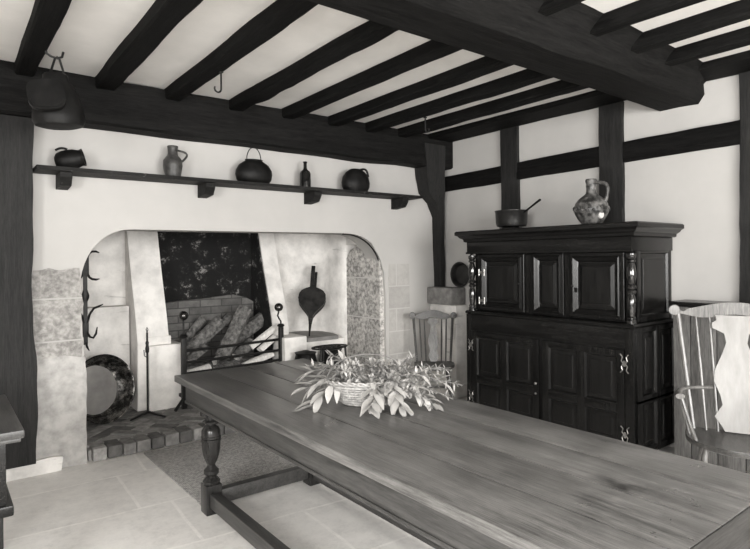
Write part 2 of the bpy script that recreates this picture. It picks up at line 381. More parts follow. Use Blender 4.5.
# ------------------------------------------------------------------ timbers (built into the room)
w=MB(); w.hewn((XL,4.45,2.60),(4.45,4.45,2.59),.20,.34,2,40,.014,.02); struct('trim_14',w,'beamx',25)      # bressumer
w=MB(); rings=[]                                                                                         # summer beam
sec=[(2.30,2.78),(2.28,2.68),(2.13,2.585),(1.98,2.58),(1.85,2.58),(1.76,2.64),(1.69,2.71),(1.63,2.78)]
NS=40
for i in range(NS+1):
    x=XL+(XW-XL)*i/NS
    tp=max(0,(x-4.05)/.4); rings.append([w.v((x,y+(.11*tp if j>5 else .03*tp if j==5 else 0)+noise.noise(V((x*1.3,j*2.1,4)))*.03,min(2.78,z+noise.noise(V((x*2,j*2.7,9)))*.016))) for j,(y,z) in enumerate(sec)])
for A,B in zip(rings,rings[1:]): w.bridge(A,B)
w.f(rings[0]); w.f(rings[-1]); struct('trim_15',w,'beamx',25)
JX=[-1.95,-1.47,-.98,-.5,-.04,.42,.90,1.385,1.90,2.37,2.84,3.26,3.67]
for i,x in enumerate(JX):
    for (y0,y1) in ((1.9,4.40),(YF,1.75)):
        w=MB(); wd=(.125+.012*math.sin(i*2.3) if i<8 else .118)*(1 if y0>0 else .82)
        w.hewn((x+wd/2-(.03 if y0>0 else .05),y0,2.738),(x+wd/2,y1,2.734),wd,.11,i+10*(y0>0),26,(.014 if i==8 and y0>0 else .006),.012)
        struct('trim_%d'%(30+2*i+(y0>0)),w,'beamy',25)
w=MB(); w.hewn((4.27,YF,2.785),(4.27,4.4,2.765),.36,.10,31,30,.01,.02); struct('trim_16',w,'beamy',25)    # wall plate
# right wall framing
def rail(y0,y1,z0a,z0b,h): 
    w=MB(); w.hewn((XW-.005,y0,z0a),(XW-.005,y1,z0b),.05,h,int(y0*10),16,.008,.006); return w
struct('trim_17',rail(1.45,4.5,2.32,2.27,.165),'beamy',25)
for i,(y0,y1,z0) in enumerate(((3.46,3.67,1.66),(2.41,2.62,1.62),(1.30,1.57,1.1))):
    w=MB(); w.hewn((XW-.008,(y0+y1)/2,z0),(XW-.008,(y0+y1)/2,2.72),.055,(y1-y0),50+i,14,.008,.006); 
    struct('trim_%d'%(18+i),w,'beamz',25)
# posts
w=MB()
def section_post(mb,levels):
    rings=[]
    for x0,x1,y0,y1,z in levels: rings.append([mb.v((a+noise.noise(V((a*5,z*4,k)))*.012,b_,z)) for k,(a,b_) in enumerate(((x0,y0),(x1,y0),(x1,y1),(x0,y1)))])
    for A,B in zip(rings,rings[1:]): mb.bridge(A,B)
    mb.f(rings[0]); mb.f(rings[-1])
def lerp_levels(keys,n=30):
    out=[]; z0,z1=keys[0][-1],keys[-1][-1]
    for i in range(n+1):
        z=z0+(z1-z0)*i/n
        for a,b_ in zip(keys,keys[1:]):
            if a[-1]<=z<=b_[-1]+1e-9:
                t=(z-a[-1])/(b_[-1]-a[-1]); t=t*t*(3-2*t); out.append(tuple(a[q]*(1-t)+b_[q]*t for q in range(4))+(z,)); break
    return out
section_post(w,lerp_levels([(4.335,4.395,4.43,4.54,1.15),(4.315,4.38,4.42,4.54,1.9),(4.26,4.37,4.40,4.54,2.02),(4.10,4.345,4.36,4.54,2.18),(4.07,4.33,4.35,4.54,2.36),(4.03,4.33,4.34,4.54,2.66)])); struct('trim_22',w,'beamz',40)
w=MB(); section_post(w,lerp_levels([(.33,.535,4.44,4.56,.10),(.31,.545,4.43,4.56,.6),(.32,.52,4.43,4.56,1.2),(.30,.525,4.42,4.56,1.7),(.30,.535,4.42,4.56,2.5)])); struct('trim_23',w,'beamz',40)
w=MB(); w.box((4.225,4.17,.97),(4.44,4.54,1.15),.015); struct('trim_24',w,'stoneB')
w=MB(); w.box((4.26,4.14,0),(4.44,4.54,.97),.03); struct('trim_25',w,'plaster2')

# ------------------------------------------------------------------ rug
w=MB(); N=30
rug=MB()
rug.box((1.24,3.27,.001),(2.95,4.48,.012),.003)
tag(rug.build('rug','rug'),'coarse grey woven rug on the flagstones in front of the hearth','rug')

# ------------------------------------------------------------------ refectory table
T=empty('refectory_table',(1.61,1.98,0),'long dark oak refectory table with turned legs carrying a basket of foliage','table')
def topslab():
    m_=MB(); xs=[1.15,1.385,1.615,1.83,2.065]
    for i in range(4):
        m_.box((xs[i]+.002,.62,.722),(xs[i+1]-.002,3.50,.76),.004)
    return m_
topslab().build('tabletop','top',T)
m_=MB(); m_.box((1.15,.46,.722),(2.065,.617,.76),.004); m_.build('breadboard_end','topx',T)
m_=MB()
for x in (1.185,2.005): m_.box((x,.60,.605),(x+.028,3.40,.715),.004); m_.box((x-.006,.60,.605),(x+.034,3.40,.622),.004)
m_.build('apron','oakts',T)
for y in (3.375,.585):
    m_=MB(); m_.box((1.213,y,.605),(2.005,y+.028,.715),.004); m_.build('apron','oakts',T)
LEG=[(.030,.165),(.047,.170),(.050,.185),(.040,.198),(.030,.206),(.032,.214),(.043,.228),(.043,.245),(.028,.262),(.022,.275),(.026,.285),(.034,.30),(.045,.33),(.052,.37),(.054,.415),(.0575,.418),(.0575,.428),(.053,.431),(.0575,.434),(.0575,.444),(.054,.447),(.053,.475),(.044,.495),(.030,.505),(.027,.512),(.046,.518),(.048,.530),(.036,.540),(.038,.556)]
for x in (1.262,1.945):
    for y in (3.20,.80):
        lg=MB(); lg.box((x-.047,y-.047,.0),(x+.047,y+.047,.168),.006); lg.lathe(LEG,(x,y,0),28); lg.box((x-.047,y-.047,.555),(x+.047,y+.047,.722),.004)
        lg.build('leg','oakt',T)
for x in (1.262,1.945):
    m_=MB(); m_.box((x-.03,.85,.045),(x+.03,3.15,.125),.006); m_.build('stretcher','oakts',T)
for y in (3.20,.80):
    m_=MB(); m_.box((1.311,y-.03,.045),(1.897,y+.03,.125),.006); m_.build('stretcher','oakts',T)

# ------------------------------------------------------------------ press cupboard
C=empty('press_cupboard',(4.1,2.8,0),'large dark panelled oak press cupboard with turned corner columns against the right wall','cupboard')
XF=3.82; XU=3.90; XB=XW-.015; Y0,Y1=2.01,3.585
U,Vv,W=V((0,-1,0)),V((0,0,1)),V((-1,0,0))      # looking at the front: u runs to the right in view
def yu(y): return -y
def shelfprof(mb,pts,y0,y1):                    # cornice: profile (out,z) swept round front and two ends
    rings=[]
    for o,z in pts:
        rings.append([mb.v(p) for p in ((XB,y1+o,z),(XF-o,y1+o,z),(XF-o,y0-o,z),(XB,y0-o,z))])
    for A,B in zip(rings,rings[1:]):
        mb.bridge(A,B)
    mb.f(rings[0]); mb.f(rings[-1])
c=MB(); shelfprof(c,[(.0,1.60),(.012,1.605),(.015,1.625),(.04,1.64),(.05,1.655),(.07,1.665),(.07,1.69),(.06,1.70)],Y0+.005,Y1); c.build('cornice','oaky',C,30)
c=MB(); c.box((XF+.005,Y0+.02,1.50),(XB,Y1-.01,1.60),.004)
c.box((XF-.005,Y0+.015,1.495),(XF+.01,Y1-.005,1.512),.003); c.build('frieze','oaky',C)
# pendant blocks above columns
# upper carcase
c=MB(); c.box((XU+.02,Y0+.05,.985),(XB,Y1-.04,1.50)); c.build('upper_case','oakp',C)
c=MB(); shelfprof(c,[(-.01,.955),(.006,.96),(.01,.972),(.0,.985),(-.02,.988)],Y0+.01,Y1-.005); c.build('waist_moulding','oaky',C,30)
c=MB(); c.box((XF+.012,Y0+.012,.06),(XB,Y1-.012,.957)); c.build('lower_case','oakp',C)
FR=[(0,0),(.0,.022),(.006,.028),(.016,.024),(.022,.012),(.030,.014),(.034,.004)]
def door(name,y0,y1,z0,z1,x,mould,fd=.02):
    """frame + deep bolection moulding + fielded panel"""
    d=MB(); d.rloft((x,0,0),U,Vv,W,-y1,-y0,z0,z1,[(0,-.015),(0,fd),(.004,fd+.003),(mould*.5,fd+.003)]
        +[(mould*.5+.004,fd+.016),(mould*.5+.014,fd+.020),(mould*.5+.022,fd+.012),(mould*.5+.034,fd+.004),(mould*.5+.044,fd-.012),(mould*.5+.050,fd-.012)],True)
    dr=d.build(name,'oak',C,30)
    k=mould*.5+.052
    p=MB(); p.rloft((x,0,0),U,Vv,W,-y1+k,-y0-k,z0+k,z1-k,[(0,fd-.013),(.028,fd-.002),(.030,fd+.004),(.034,fd+.005)],True)
    p.build('door_panel' if 'door' in name else 'panel','oakp',dr,20,world=False) if False else None
    p2=p; 
    pm=p2.build('panel','oakp',C,20); pm.parent=dr
    return dr
d1=door('door',2.985,3.47,1.0,1.49,XU,.05); d2=door('centre_panel',2.61,2.90,1.0,1.49,XU,.03); d3=door('door',2.115,2.555,1.0,1.49,XU,.05)
for y0,y1 in ((3.475,3.53),(2.905,2.98),(2.56,2.605),(2.06,2.11)): c=MB(); c.box((XU-.012,y0,.99),(XU+.02,y1,1.5),.003); c.build('stile','oak',C)
COLP=[(.020,0),(.034,.0),(.034,.022),(.026,.028),(.030,.034),(.030,.044),(.022,.052),(.024,.07),(.030,.11),(.031,.15),(.027,.185),(.018,.205),(.028,.210),(.033,.222),(.028,.234),(.020,.238),(.030,.245),(.034,.258),(.028,.270),(.018,.275),(.024,.29),(.033,.325),(.034,.36),(.028,.40),(.020,.43),(.030,.436),(.032,.446),(.024,.455),(.030,.462),(.034,.472),(.034,.492),(.02,.496),(.012,.51)]
for y in (Y0+.045,Y1-.035):
    c=MB(); c.lathe(COLP,(XF+.045,y,.987),24); c.build('column','oakcol',C,30)
# lower stage : two doors of four panels each
def lowdoor(y0,y1):
    z0,z1=.09,.80; d=MB()
    ym=(y0+y1)/2; cols=[(y0+.055,ym-.03),(ym+.03,y1-.055)]; rows=[(z0+.05,.355),(.415,z1-.045)]
    def bx(a,b,za,zb): d.box((XF-.008,a,za),(XF+.016,b,zb),.002)
    bx(y0,y0+.055,z0,z1); bx(y1-.055,y1,z0,z1); bx(ym-.03,ym+.03,z0+.05,z1-.045)
    bx(y0+.055,y1-.055,z0,z0+.05); bx(y0+.055,y1-.055,z1-.045,z1)
    for a,b in cols: bx(a,b,.355,.415)
    o=d.build('door','oak',C)
    for a,b in cols:
        for za,zb in rows:
            p=MB(); p.rloft((XF+.012,0,0),U,Vv,W,-b,-a,za,zb,[(0,.019),(.006,.017),(.012,.006),(.014,.002),(.030,.004),(.045,.010),(.047,.013),(.050,.013)],True)
            pm=p.build('panel','oakp',C,20); pm.parent=o
    return o
dl=lowdoor(2.80,3.515); dr_=lowdoor(2.085,2.765)
c=MB(); c.box((XF-.004,2.081,.815),(XF+.014,3.519,.953),.003); c.build('rail','oaky',C)
c=MB(); c.box((XF-.006,3.52,.0),(XF+.05,Y1-.008,.955),.003); c.build('stile','oak',C)
c=MB(); c.box((XF-.006,Y0+.008,.0),(XF+.05,2.08,.955),.003); c.build('stile','oak',C)
c=MB(); c.box((XF-.004,Y0+.02,.0),(XF+.03,Y1-.02,.085),.004); c.build('plinth','oaky',C)
# H / cock's head hinges
def hinge(y,z,par,h=.10,s=1):
    c=MB()
    for k in (-1,1):
        pts=[(XF-.013,y+k*.030*s,z-h/2),(XF-.013,y+k*.014*s,z-h*.36),(XF-.013,y+k*.022*s,z-h*.15),(XF-.013,y+k*.008*s,z),(XF-.013,y+k*.022*s,z+h*.15),(XF-.013,y+k*.014*s,z+h*.36),(XF-.013,y+k*.030*s,z+h/2)]
        c.tube(pts,.0055,6,flat=.6)
    c.box((XF-.016,y-.008,z-.02),(XF-.010,y+.008,z+.02))
    h_=c.build('hinge','brassf' ,C); h_.parent=par; part(h_,'pale metal hinge')
hinge(3.52,.68,dl); hinge(3.52,.22,dl); hinge(2.08,.71,dr_,.13); hinge(2.08,.21,dr_,.12)
def hingeU(y,z,par):
    c=MB()
    for k in (-1,1): c.box((XU-.045,y-.035,z-.012),(XU-.038,y+.035,z+.012),.002); c.tube([(XU-.043,y+k*.03,z-.03),(XU-.043,y+k*.03,z+.03)],.005,6)
    h_=c.build('hinge','brassf',C); h_.parent=par
hingeU(3.43,1.33,d1); hingeU(3.43,1.08,d1)
c=MB(); c.lathe([(.004,0),(.012,.004),(.012,.012),(.004,.018)],(0,0,0),12)
def knob(y,z,x,par,mat='brassf',r=.011):
    c=MB(); c.mx=Matrix.Translation((x,y,z))@Matrix.Rotation(R(-90),4,'Y'); c.lathe([(r*.4,0),(r*.4,.008),(r,.012),(r,.02),(r*.5,.026)],(0,0,0),14); k=c.build('knob',mat,C); k.parent=par
knob(2.785+.035,.45,XF-.006,dl); knob(2.785+.035,.37,XF-.006,dl,r=.008); knob(3.02,1.24,XU-.03,d1,'iron'); knob(2.52,1.24,XU-.03,d3,'iron')
c=MB(); c.box((XU-.045,2.475,1.19),(XU-.038,2.495,1.225),.002); k=c.build('keyhole_plate','iron',C); k.parent=d3
# right side (facing -Y)
US,WS=V((1,0,0)),V((0,-1,0))
c=MB()
for z0,z1,x0 in ((1.03,1.49,XU+.02),(.47,.93,XF+.03),(.10,.42,XF+.03)):
    yy=Y0+.05 if z0>1 else Y0+.012
    spans=[(x0+.05,XB-.04)] if z0>1 else [(x0+.07,(x0+XB)/2-.02),((x0+XB)/2+.03,XB-.04)]
    x=x0
    edges=[x0]+[q for s_ in spans for q in s_]+[XB]
    for a,b in zip(edges[0::2],edges[1::2]): c.box((a,yy-.018,z0-.04),(b,yy,z1+.03),.002)
    for a,b in spans: c.box((a,yy-.018,z0-.04),(b,yy,z0),.003); c.box((a,yy-.018,z1),(b,yy,z1+.03),.002)
    for a,b in spans: c.rloft((0,yy,0),US,Vv,WS,a,b,z0,z1,[(0,.018),(.006,.016),(.012,.003),(.014,.001),(.035,.003),(.05,.009),(.052,.012)],True)
c.build('side_panelling','oak',C,20)

# ------------------------------------------------------------------ vessels on the cupboard
def handle_pts(p0,p1,out,n=10,lift=.0):
    p0,p1,out=V(p0),V(p1),V(out); return [p0.lerp(p1,i/n)+out*math.sin(PI*i/n)+V((0,0,lift))*math.sin(PI*i/n) for i in range(n+1)]
ZT=1.70
J=empty('stoneware_jug',(4.10,2.50,ZT),'round bellied stoneware jug with narrow neck, loop handle and pale chip on the cupboard','jug')
c=MB(); c.lathe([(.05,0),(.062,.004),(.075,.02),(.105,.06),(.127,.105),(.132,.14),(.122,.18),(.095,.215),(.062,.240),(.042,.258),(.037,.275),(.036,.30),(.040,.315),(.037,.33),(.041,.345),(.044,.36),(.040,.372),(.033,.372),(.03,.34)],(4.10,2.50,ZT),36); c.build('body','stonew',J,60)
c=MB(); c.tube(handle_pts((4.105,2.465,ZT+.34),(4.11,2.385,ZT+.19),(.0,-.055,.045)),[.013,.014,.015,.015,.014,.013,.013,.012,.012,.014,.018],10); c.build('handle','stonew',J,60)
c=MB(); c.mx=Matrix.Translation((4.10,2.50,ZT+.085))@Matrix.Rotation(math.atan2(-.93,-.36),4,'Z')@Matrix.Rotation(R(90),4,'Y')
c.lathe([(.03,.108),(.026,.122),(.001,.124)],(0,0,0),12,sx=1.1,sy=.85); part(c.build('chip','chip',J,60),'pale chipped patch')
c=MB(); c.mx=Matrix.Translation((4.10,2.50,ZT+.135))
for k in range(28):
    a=2*PI*k/28; c.lathe([(.001,-.012),(.009,-.006),(.010,.0),(.009,.006),(.001,.012)],(.130*math.cos(a),.130*math.sin(a),.012*math.sin(k*2.1)),6)
c.build('relief_band','stonew',J,60)
S=empty('saucepan',(4.08,3.27,ZT),'dark straight-handled copper saucepan on the left end of the cupboard top','saucepan')
c=MB(); c.lathe([(.115,.035),(.13,.04),(.138,.07),(.142,.165),(.148,.172),(.148,.178),(.138,.178),(.132,.165),(.126,.05),(.001,.045)],(4.08,3.27,ZT),32); c.build('pan','copper',S,50)
c=MB(); c.tube([(4.08,3.14,ZT+.15),(4.08,3.07,ZT+.19),(4.075,2.96,ZT+.25)],[.012,.012,.015],8,flat=.6); c.build('handle','iron',S)
for a in (30,150,270):
    c=MB(); c.tube([(4.08+.10*math.cos(R(a)),3.27+.10*math.sin(R(a)),ZT+.001),(4.08+.10*math.cos(R(a)),3.27+.10*math.sin(R(a)),ZT+.045)],[.010,.014],8); c.build('foot','copper',S)
# pan hung on the right wall in the corner
S=empty('hanging_basin',(4.40,4.20,1.28),'round shallow metal basin hung on the right wall beside the corner post','basin')
c=MB(); c.mx=Matrix.Translation((4.435,4.20,1.285))@Matrix.Rotation(R(-90),4,'Y'); c.lathe([(.10,0),(.105,.004),(.125,.045),(.135,.05),(.135,.056),(.12,.054),(.098,.012),(.001,.010)],(0,0,0),36); c.build('bowl','copper',S,40)

# ------------------------------------------------------------------ wall shelf and its vessels
YS=4.33
S=empty('wall_shelf',(2.24,4.5,2.09),'long thin dark oak shelf on brackets across the wall above the hearth','shelf')
c=MB(); c.prism([(4.547,2.073),(4.30,2.073),(4.30,2.10),(4.547,2.10)],.535,3.955,'X'); c.build('shelf_board','shelf',S)
for x in (.68,1.70,2.70,3.74):
    c=MB(); c.prism([(4.547,2.073),(4.36,2.073),(4.36,2.04),(4.40,1.985),(4.547,1.97)],x,x+.075,'X'); c.build('bracket','shelf',S)
ZS=2.10
S=empty('iron_pot',(.74,4.42,ZS),'squat blackened pot lying at the left end of the wall shelf','pot')
c=MB(); c.mx=Matrix.Translation((.745,4.42,ZS+.066))@Matrix.Rotation(R(75),4,'Y')@Matrix.Rotation(R(20),4,'X')
c.lathe([(.001,-.085),(.04,-.084),(.062,-.065),(.071,-.03),(.072,.0),(.068,.04),(.056,.07),(.056,.08),(.062,.095),(.055,.095),(.048,.07),(.001,.0)],(0,0,0),24)
c.build('body','potblk',S,50); c=MB(); c.tube(handle_pts((.66,4.42,ZS+.125),(.73,4.40,ZS+.135),(0,0,.012)),.008,8); c.build('handle','potblk',S)
J=empty('stoneware_jug',(1.46,4.42,ZS),'slim cylindrical stoneware jug with side handle on the wall shelf','jug')
c=MB(); c.lathe([(.055,0),(.062,.006),(.060,.02),(.066,.05),(.072,.09),(.070,.13),(.055,.155),(.040,.170),(.036,.19),(.037,.22),(.041,.24),(.038,.245),(.032,.245),(.03,.2)],(1.46,4.42,ZS),30); c.build('body','stonewd',J,60)
c=MB(); c.tube(handle_pts((1.495,4.42,ZS+.215),(1.525,4.42,ZS+.125),(.06,0,.02)),.0085,8); c.build('handle','stonewd',J)
S=empty('cauldron',(2.14,4.42,ZS),'black round cauldron with upright wire handle on the wall shelf','pot')
c=MB(); c.lathe([(.10,0),(.13,.006),(.155,.04),(.163,.08),(.158,.115),(.13,.16),(.085,.19),(.075,.195),(.08,.205),(.07,.205),(.06,.18)],(2.14,4.42,ZS),32,sx=1.0,sy=.66); c.build('body','potblk',S,50)
c=MB(); c.tube([(2.14+.065*math.cos(R(a)),4.42,ZS+.205+.105*math.sin(R(a))) for a in range(0,181,15)],.004,6); c.build('handle','iron',S)
S=tag(MB().lathe([(.04,0),(.05,.005),(.051,.05),(.050,.13),(.042,.150),(.022,.165),(.016,.18),(.015,.225),(.019,.228),(.019,.238),(.014,.24)],(2.64,4.42,ZS),24).build('bottle','bottle',None,50),'slender dark glass bottle on the wall shelf between two black pots','bottle')
S=empty('round_pot',(3.20,4.42,ZS),'squat round black pot at the right end of the wall shelf','pot')
c=MB(); c.lathe([(.10,0),(.125,.006),(.148,.05),(.152,.09),(.14,.14),(.11,.185),(.075,.21),(.05,.222),(.045,.21)],(3.20,4.42,ZS),30,sx=1.0,sy=.66); c.build('body','potblk',S,50)
c=MB(); c.tube(handle_pts((3.24,4.40,ZS+.215),(3.32,4.38,ZS+.15),(.02,0,.035)),.011,8); c.build('handle','potblk',S)

# ------------------------------------------------------------------ ceiling hooks and hanging pot
def hook(p,L,label,flip=1):
    c=MB(); x,y,z=p
    pts=[(x,y,z),(x,y,z-L)]+[(x-flip*(.022-.022*math.cos(R(a))),y,z-L-.022*math.sin(R(a))) for a in range(30,211,30)]
    c.tube(pts,.006,8); c.box((x-.012,y-.012,z-.004),(x+.012,y+.012,z+.004),.002)
    return tag(c.build('ceiling_hook','iron'),label,'hook')
hook((1.47,3.50,2.672),.11,'black iron hook hanging empty from a joist above the stoneware jug on the shelf')
hook((3.35,3.60,2.672),.10,'small black iron hook hanging empty from a joist near the corner post',-1)
c=MB(); hx,hy,hz=.575,3.75,2.655
c.tube([(hx-.06,hy,hz+.045),(hx-.055,hy,hz+.01),(hx-.03,hy,hz-.004),(hx,hy,hz-.008),(hx+.025,hy,hz+.004),(hx+.032,hy,hz+.035)],.007,8)
tag(c.build('ceiling_hook','iron'),'black iron hook on the far left joist holding a hanging kettle','hook')
K=empty('hanging_kettle',(hx,hy,hz-.01),'large blackened kettle hanging by its wire handle from the far left joist','kettle')
c=MB(); c.tube([(hx-.045,hy-.02,hz-.13),(hx-.012,hy,hz-.012),(hx,hy,hz-.0),(hx+.012,hy,hz-.012),(hx+.05,hy+.02,hz-.13)],.0065,8); c.build('handle','iron',K)
c=MB(); c.mx=Matrix.Translation((hx-.012,hy,hz-.10))@Matrix.Rotation(R(-4),4,'Y')@Matrix.Scale(1.10,4)
c.lathe([(.05,0),(.06,-.01),(.062,-.03),(.088,-.07),(.112,-.14),(.125,-.22),(.126,-.25),(.115,-.275),(.08,-.285),(.001,-.29)],(0,0,0),28,sy=.8); c.build('body','potblk',K,50)
c=MB(); c.mx=Matrix.Translation((hx-.07,hy-.105,hz-.265))@Matrix.Rotation(R(-12),4,'Z')@Matrix.Rotation(R(76),4,'X')@Matrix.Rotation(R(8),4,'Z')
def sq(r,n=28,e=3.2): 
    return [(r*abs(math.cos(2*PI*i/n))**(2/e)*math.copysign(1,math.cos(2*PI*i/n)),r*.98*abs(math.sin(2*PI*i/n))**(2/e)*math.copysign(1,math.sin(2*PI*i/n))) for i in range(n)]
c.prism(sq(.094),0,.03,'Z'); c.prism(sq(.082),.03,.034,'Z'); part(c.build('side_flap','potblk',K,50),'flat rounded square flap on the front')

# ------------------------------------------------------------------ trammel (adjustable pot hanger) by left jamb
S=empty('pot_hanger',(.945,5.0,.80),'black wrought iron pot hanger with curled prongs inside the left of the fireplace','pot hanger')
tx,ty=.945,4.98
c=MB(); c.box((tx-.015,ty-.006,.80),(tx+.015,ty+.006,1.60)); c.box((tx-.03,ty-.008,1.34),(tx+.028,ty+.008,1.53),.004); c.box((tx-.022,ty-.008,.86),(tx+.022,ty+.008,1.02),.004)
c.lathe([(.012,0),(.028,.04),(.03,.06),(.012,.12)],(tx,ty,1.13),10,sy=.4); c.tube([(tx,ty,1.55),(tx,ty,2.29)],.008,8); c.build('bar','iron',S)
def prong(pts): c=MB(); c.tube([(tx+a,ty,b) for a,b in pts],[.013]*(len(pts)-1)+[.005],8,flat=.7); c.build('prong','iron',S)
prong([(.02,1.50),(.03,1.525),(.05,1.54),(.08,1.54),(.105,1.53)]); prong([(-.02,1.50),(-.03,1.525),(-.05,1.53),(-.06,1.53)])
prong([(.02,1.36),(.03,1.335),(.05,1.32),(.08,1.315),(.105,1.32)]); prong([(-.02,1.36),(-.03,1.335),(-.05,1.325),(-.065,1.325)])
prong([(.012,.97),(.03,1.04),(.06,1.085),(.10,1.10),(.13,1.115)]); prong([(-.012,.97),(-.025,1.03),(-.045,1.07)])
prong([(.01,.90),(.03,.86),(.055,.85),(.075,.88),(.085,.935)]); prong([(0,.82),(.01,.78),(.025,.75)])

# ------------------------------------------------------------------ preserving pan leaning in the left alcove
rim=V((1.125,5.20,.385)); nrm=V((.38,-1,.20)).normalized()
q=nrm.to_track_quat('Z','Y').to_matrix().to_4x4()
S=empty('preserving_pan',(1.16,5.3,.103),'big dented brass preserving pan leaning on its side in the left of the hearth','pan')
c=MB(); c.mx=Matrix.Translation(rim)@q
prof=[(.288,0),(.290,.006),(.280,.006),(.276,0),(.262,-.07),(.225,-.125),(.205,-.132),(.205,-.142),(.235,-.135),(.27,-.07),(.284,-.005)]
ringv=[]
for r,z in prof:
    ringv.append([c.v((r*math.cos(2*PI*i/56)*(1+(.025*noise.noise(V((i*.5,z*20,2))) if r>.2 and z<-.02 else 0)),r*math.sin(2*PI*i/56)*(1+(.025*noise.noise(V((i*.5,z*20,2))) if r>.2 and z<-.02 else 0)),z)) for i in range(56)])
for A,B in zip(ringv,ringv[1:]): c.bridge(A,B)
c.bridge(ringv[-1],ringv[0])
c.build('bowl','brass',S,60)
c=MB(); c.mx=Matrix.Translation(rim)@q; c.lathe([(.208,-.142),(.208,-.134),(.10,-.131),(.001,-.130)],(0,0,0),48); part(c.build('pan_floor','brassfl',S,40),'dull paler flat bottom')

# ------------------------------------------------------------------ rushlight stand
S=empty('rushlight_stand',(1.47,5.16,.103),'thin black iron candle stand on three flat feet beside the big brass pan','candle stand')
rx,ry=1.455,5.12
c=MB(); c.tube([(rx,ry,.14),(rx,ry,.84)],.009,8); c.lathe([(.008,0),(.016,.01),(.018,.04),(.012,.07),(.016,.09),(.008,.11)],(rx,ry,.66),10); c.tube([(rx,ry,.84),(rx-.008,ry,.865),(rx,ry,.885),(rx+.008,ry,.865),(rx,ry,.84)],.004,6); c.build('rod','iron',S)
c=MB(); c.tube([(rx,ry,.62),(rx-.025,ry,.64),(rx-.028,ry,.69)],.004,6); c.build('catch','iron',S)
for a in (-165,-45,80):
    c=MB(); c.tube([(rx,ry,.15),(rx+.05*math.cos(R(a)),ry+.05*math.sin(R(a)),.14),(rx+.16*math.cos(R(a)),ry+.16*math.sin(R(a)),.113)],[.018,.018,.012],8,flat=.6); c.build('foot','iron',S)

# ------------------------------------------------------------------ fire grate with andirons
G=empty('fire_grate',(2.30,5.2,.103),'iron fire grate with ball-topped andirons in front of the sooty fireback','fire grate')
for x,kn in ((1.80,.75),(2.80,.77)):
    g=MB(); g.box((x-.022,5.18,.104),(x+.022,5.22,kn),.004); g.lathe([(.02,0),(.036,.01),(.038,.02),(.024,.035)],(x,5.2,kn),14)
    if x<2: g.tube([(x,5.2,kn+.03),(x,5.2,kn+.165)],.009,8)
    else: g.tube([(x,5.2,kn+.03),(x+.0,5.2,kn+.06),(x-.02,5.2,kn+.09),(x-.035,5.2,kn+.12),(x-.025,5.2,kn+.15),(x-.022,5.2,kn+.18)],.009,8)
    g.tube([(x-.10,5.15,.11),(x-.05,5.17,.16),(x,5.19,.22),(x+.05,5.17,.16),(x+.10,5.15,.11)],.014,8); g.box((x-.015,5.21,.20),(x+.015,5.72,.23),.003); g.tube([(x,5.70,.103),(x,5.70,.22)],.012,8)
    g.build('andiron','iron',G)
    g=MB(); bz=kn+.205; bx=x-(0 if x<2 else .022)
    g.lathe([(.044*math.sin(PI*i/12),-.044*math.cos(PI*i/12)) for i in range(13)],(bx,5.2,bz),20); part(g.build('ball_finial','ironp',G,60),'polished round ball finial')
for z in (.64,.53,.43):
    g=MB(); g.tube([(1.80,5.2,z-.008),(2.30,5.2,z-.004),(2.80,5.2,z+.008)],.013,8); g.build('bar','iron',G)
for z in (.32,): 
    g=MB()
    for k in range(9): g.box((1.86+k*.11,5.21,z-.01),(1.885+k*.11,5.70,z+.01))
    g.box((1.80,5.24,z-.03),(2.80,5.27,z-.01)); g.box((1.80,5.62,z-.03),(2.80,5.65,z-.01)); g.build('grid','iron',G)
def log(p0,p1,r,kind,label,seed,faces=0,roll=0):
    """split log: bark arc and two riven faces"""
    p0,p1=V(p0),V(p1); L=(p1-p0).length; base=MB(); facem=MB(); random.seed(seed)
    q=(p1-p0).to_track_quat('Z','Y').to_matrix().to_4x4(); mx=Matrix.Translation(p0)@q@Matrix.Rotation(roll,4,'Z')
    e=empty('split_log',p0,label,'log',group='split logs stacked in the fire grate')
    na=7; span=PI*(.75 if kind!='round' else 2)
    def ringp(k):
        z=L*k/8; rr=r*(1+.12*noise.noise(V((z*6,seed,0)))); out=[]
        for i in range(na+1):
            a=-span/2+span*i/na; rr2=rr*(1+.12*noise.noise(V((a*2,z*5,seed))))
            out.append((rr2*math.cos(a),rr2*math.sin(a),z))
        return out,( -r*.15+r*.1*noise.noise(V((z*7,seed,3))),r*.1*noise.noise(V((z*5,seed,8))),z)
    base.mx=mx; facem.mx=mx
    R_=[ringp(k) for k in range(9)]
    VB=[[base.v(p) for p in a] for a,_ in R_]
    for A,B in zip(VB,VB[1:]):
        for i in range(na): base.f([A[i],A[i+1],B[i+1],B[i]])
    VF=[[facem.v(a[-1]),facem.v(c_),facem.v(a[0])] for a,c_ in R_]
    for A,B in zip(VF,VF[1:]):
        for i in range(2): facem.f([A[i],A[i+1],B[i+1],B[i]])
    for a,c_ in (R_[0],R_[-1]): facem.f([facem.v(p) for p in a]+[facem.v(c_)])
    base.build('bark','logp' if kind=='pale' else 'bark',e,40); facem.build('riven_face','logp' if kind=='pale' else 'logf',e,30)
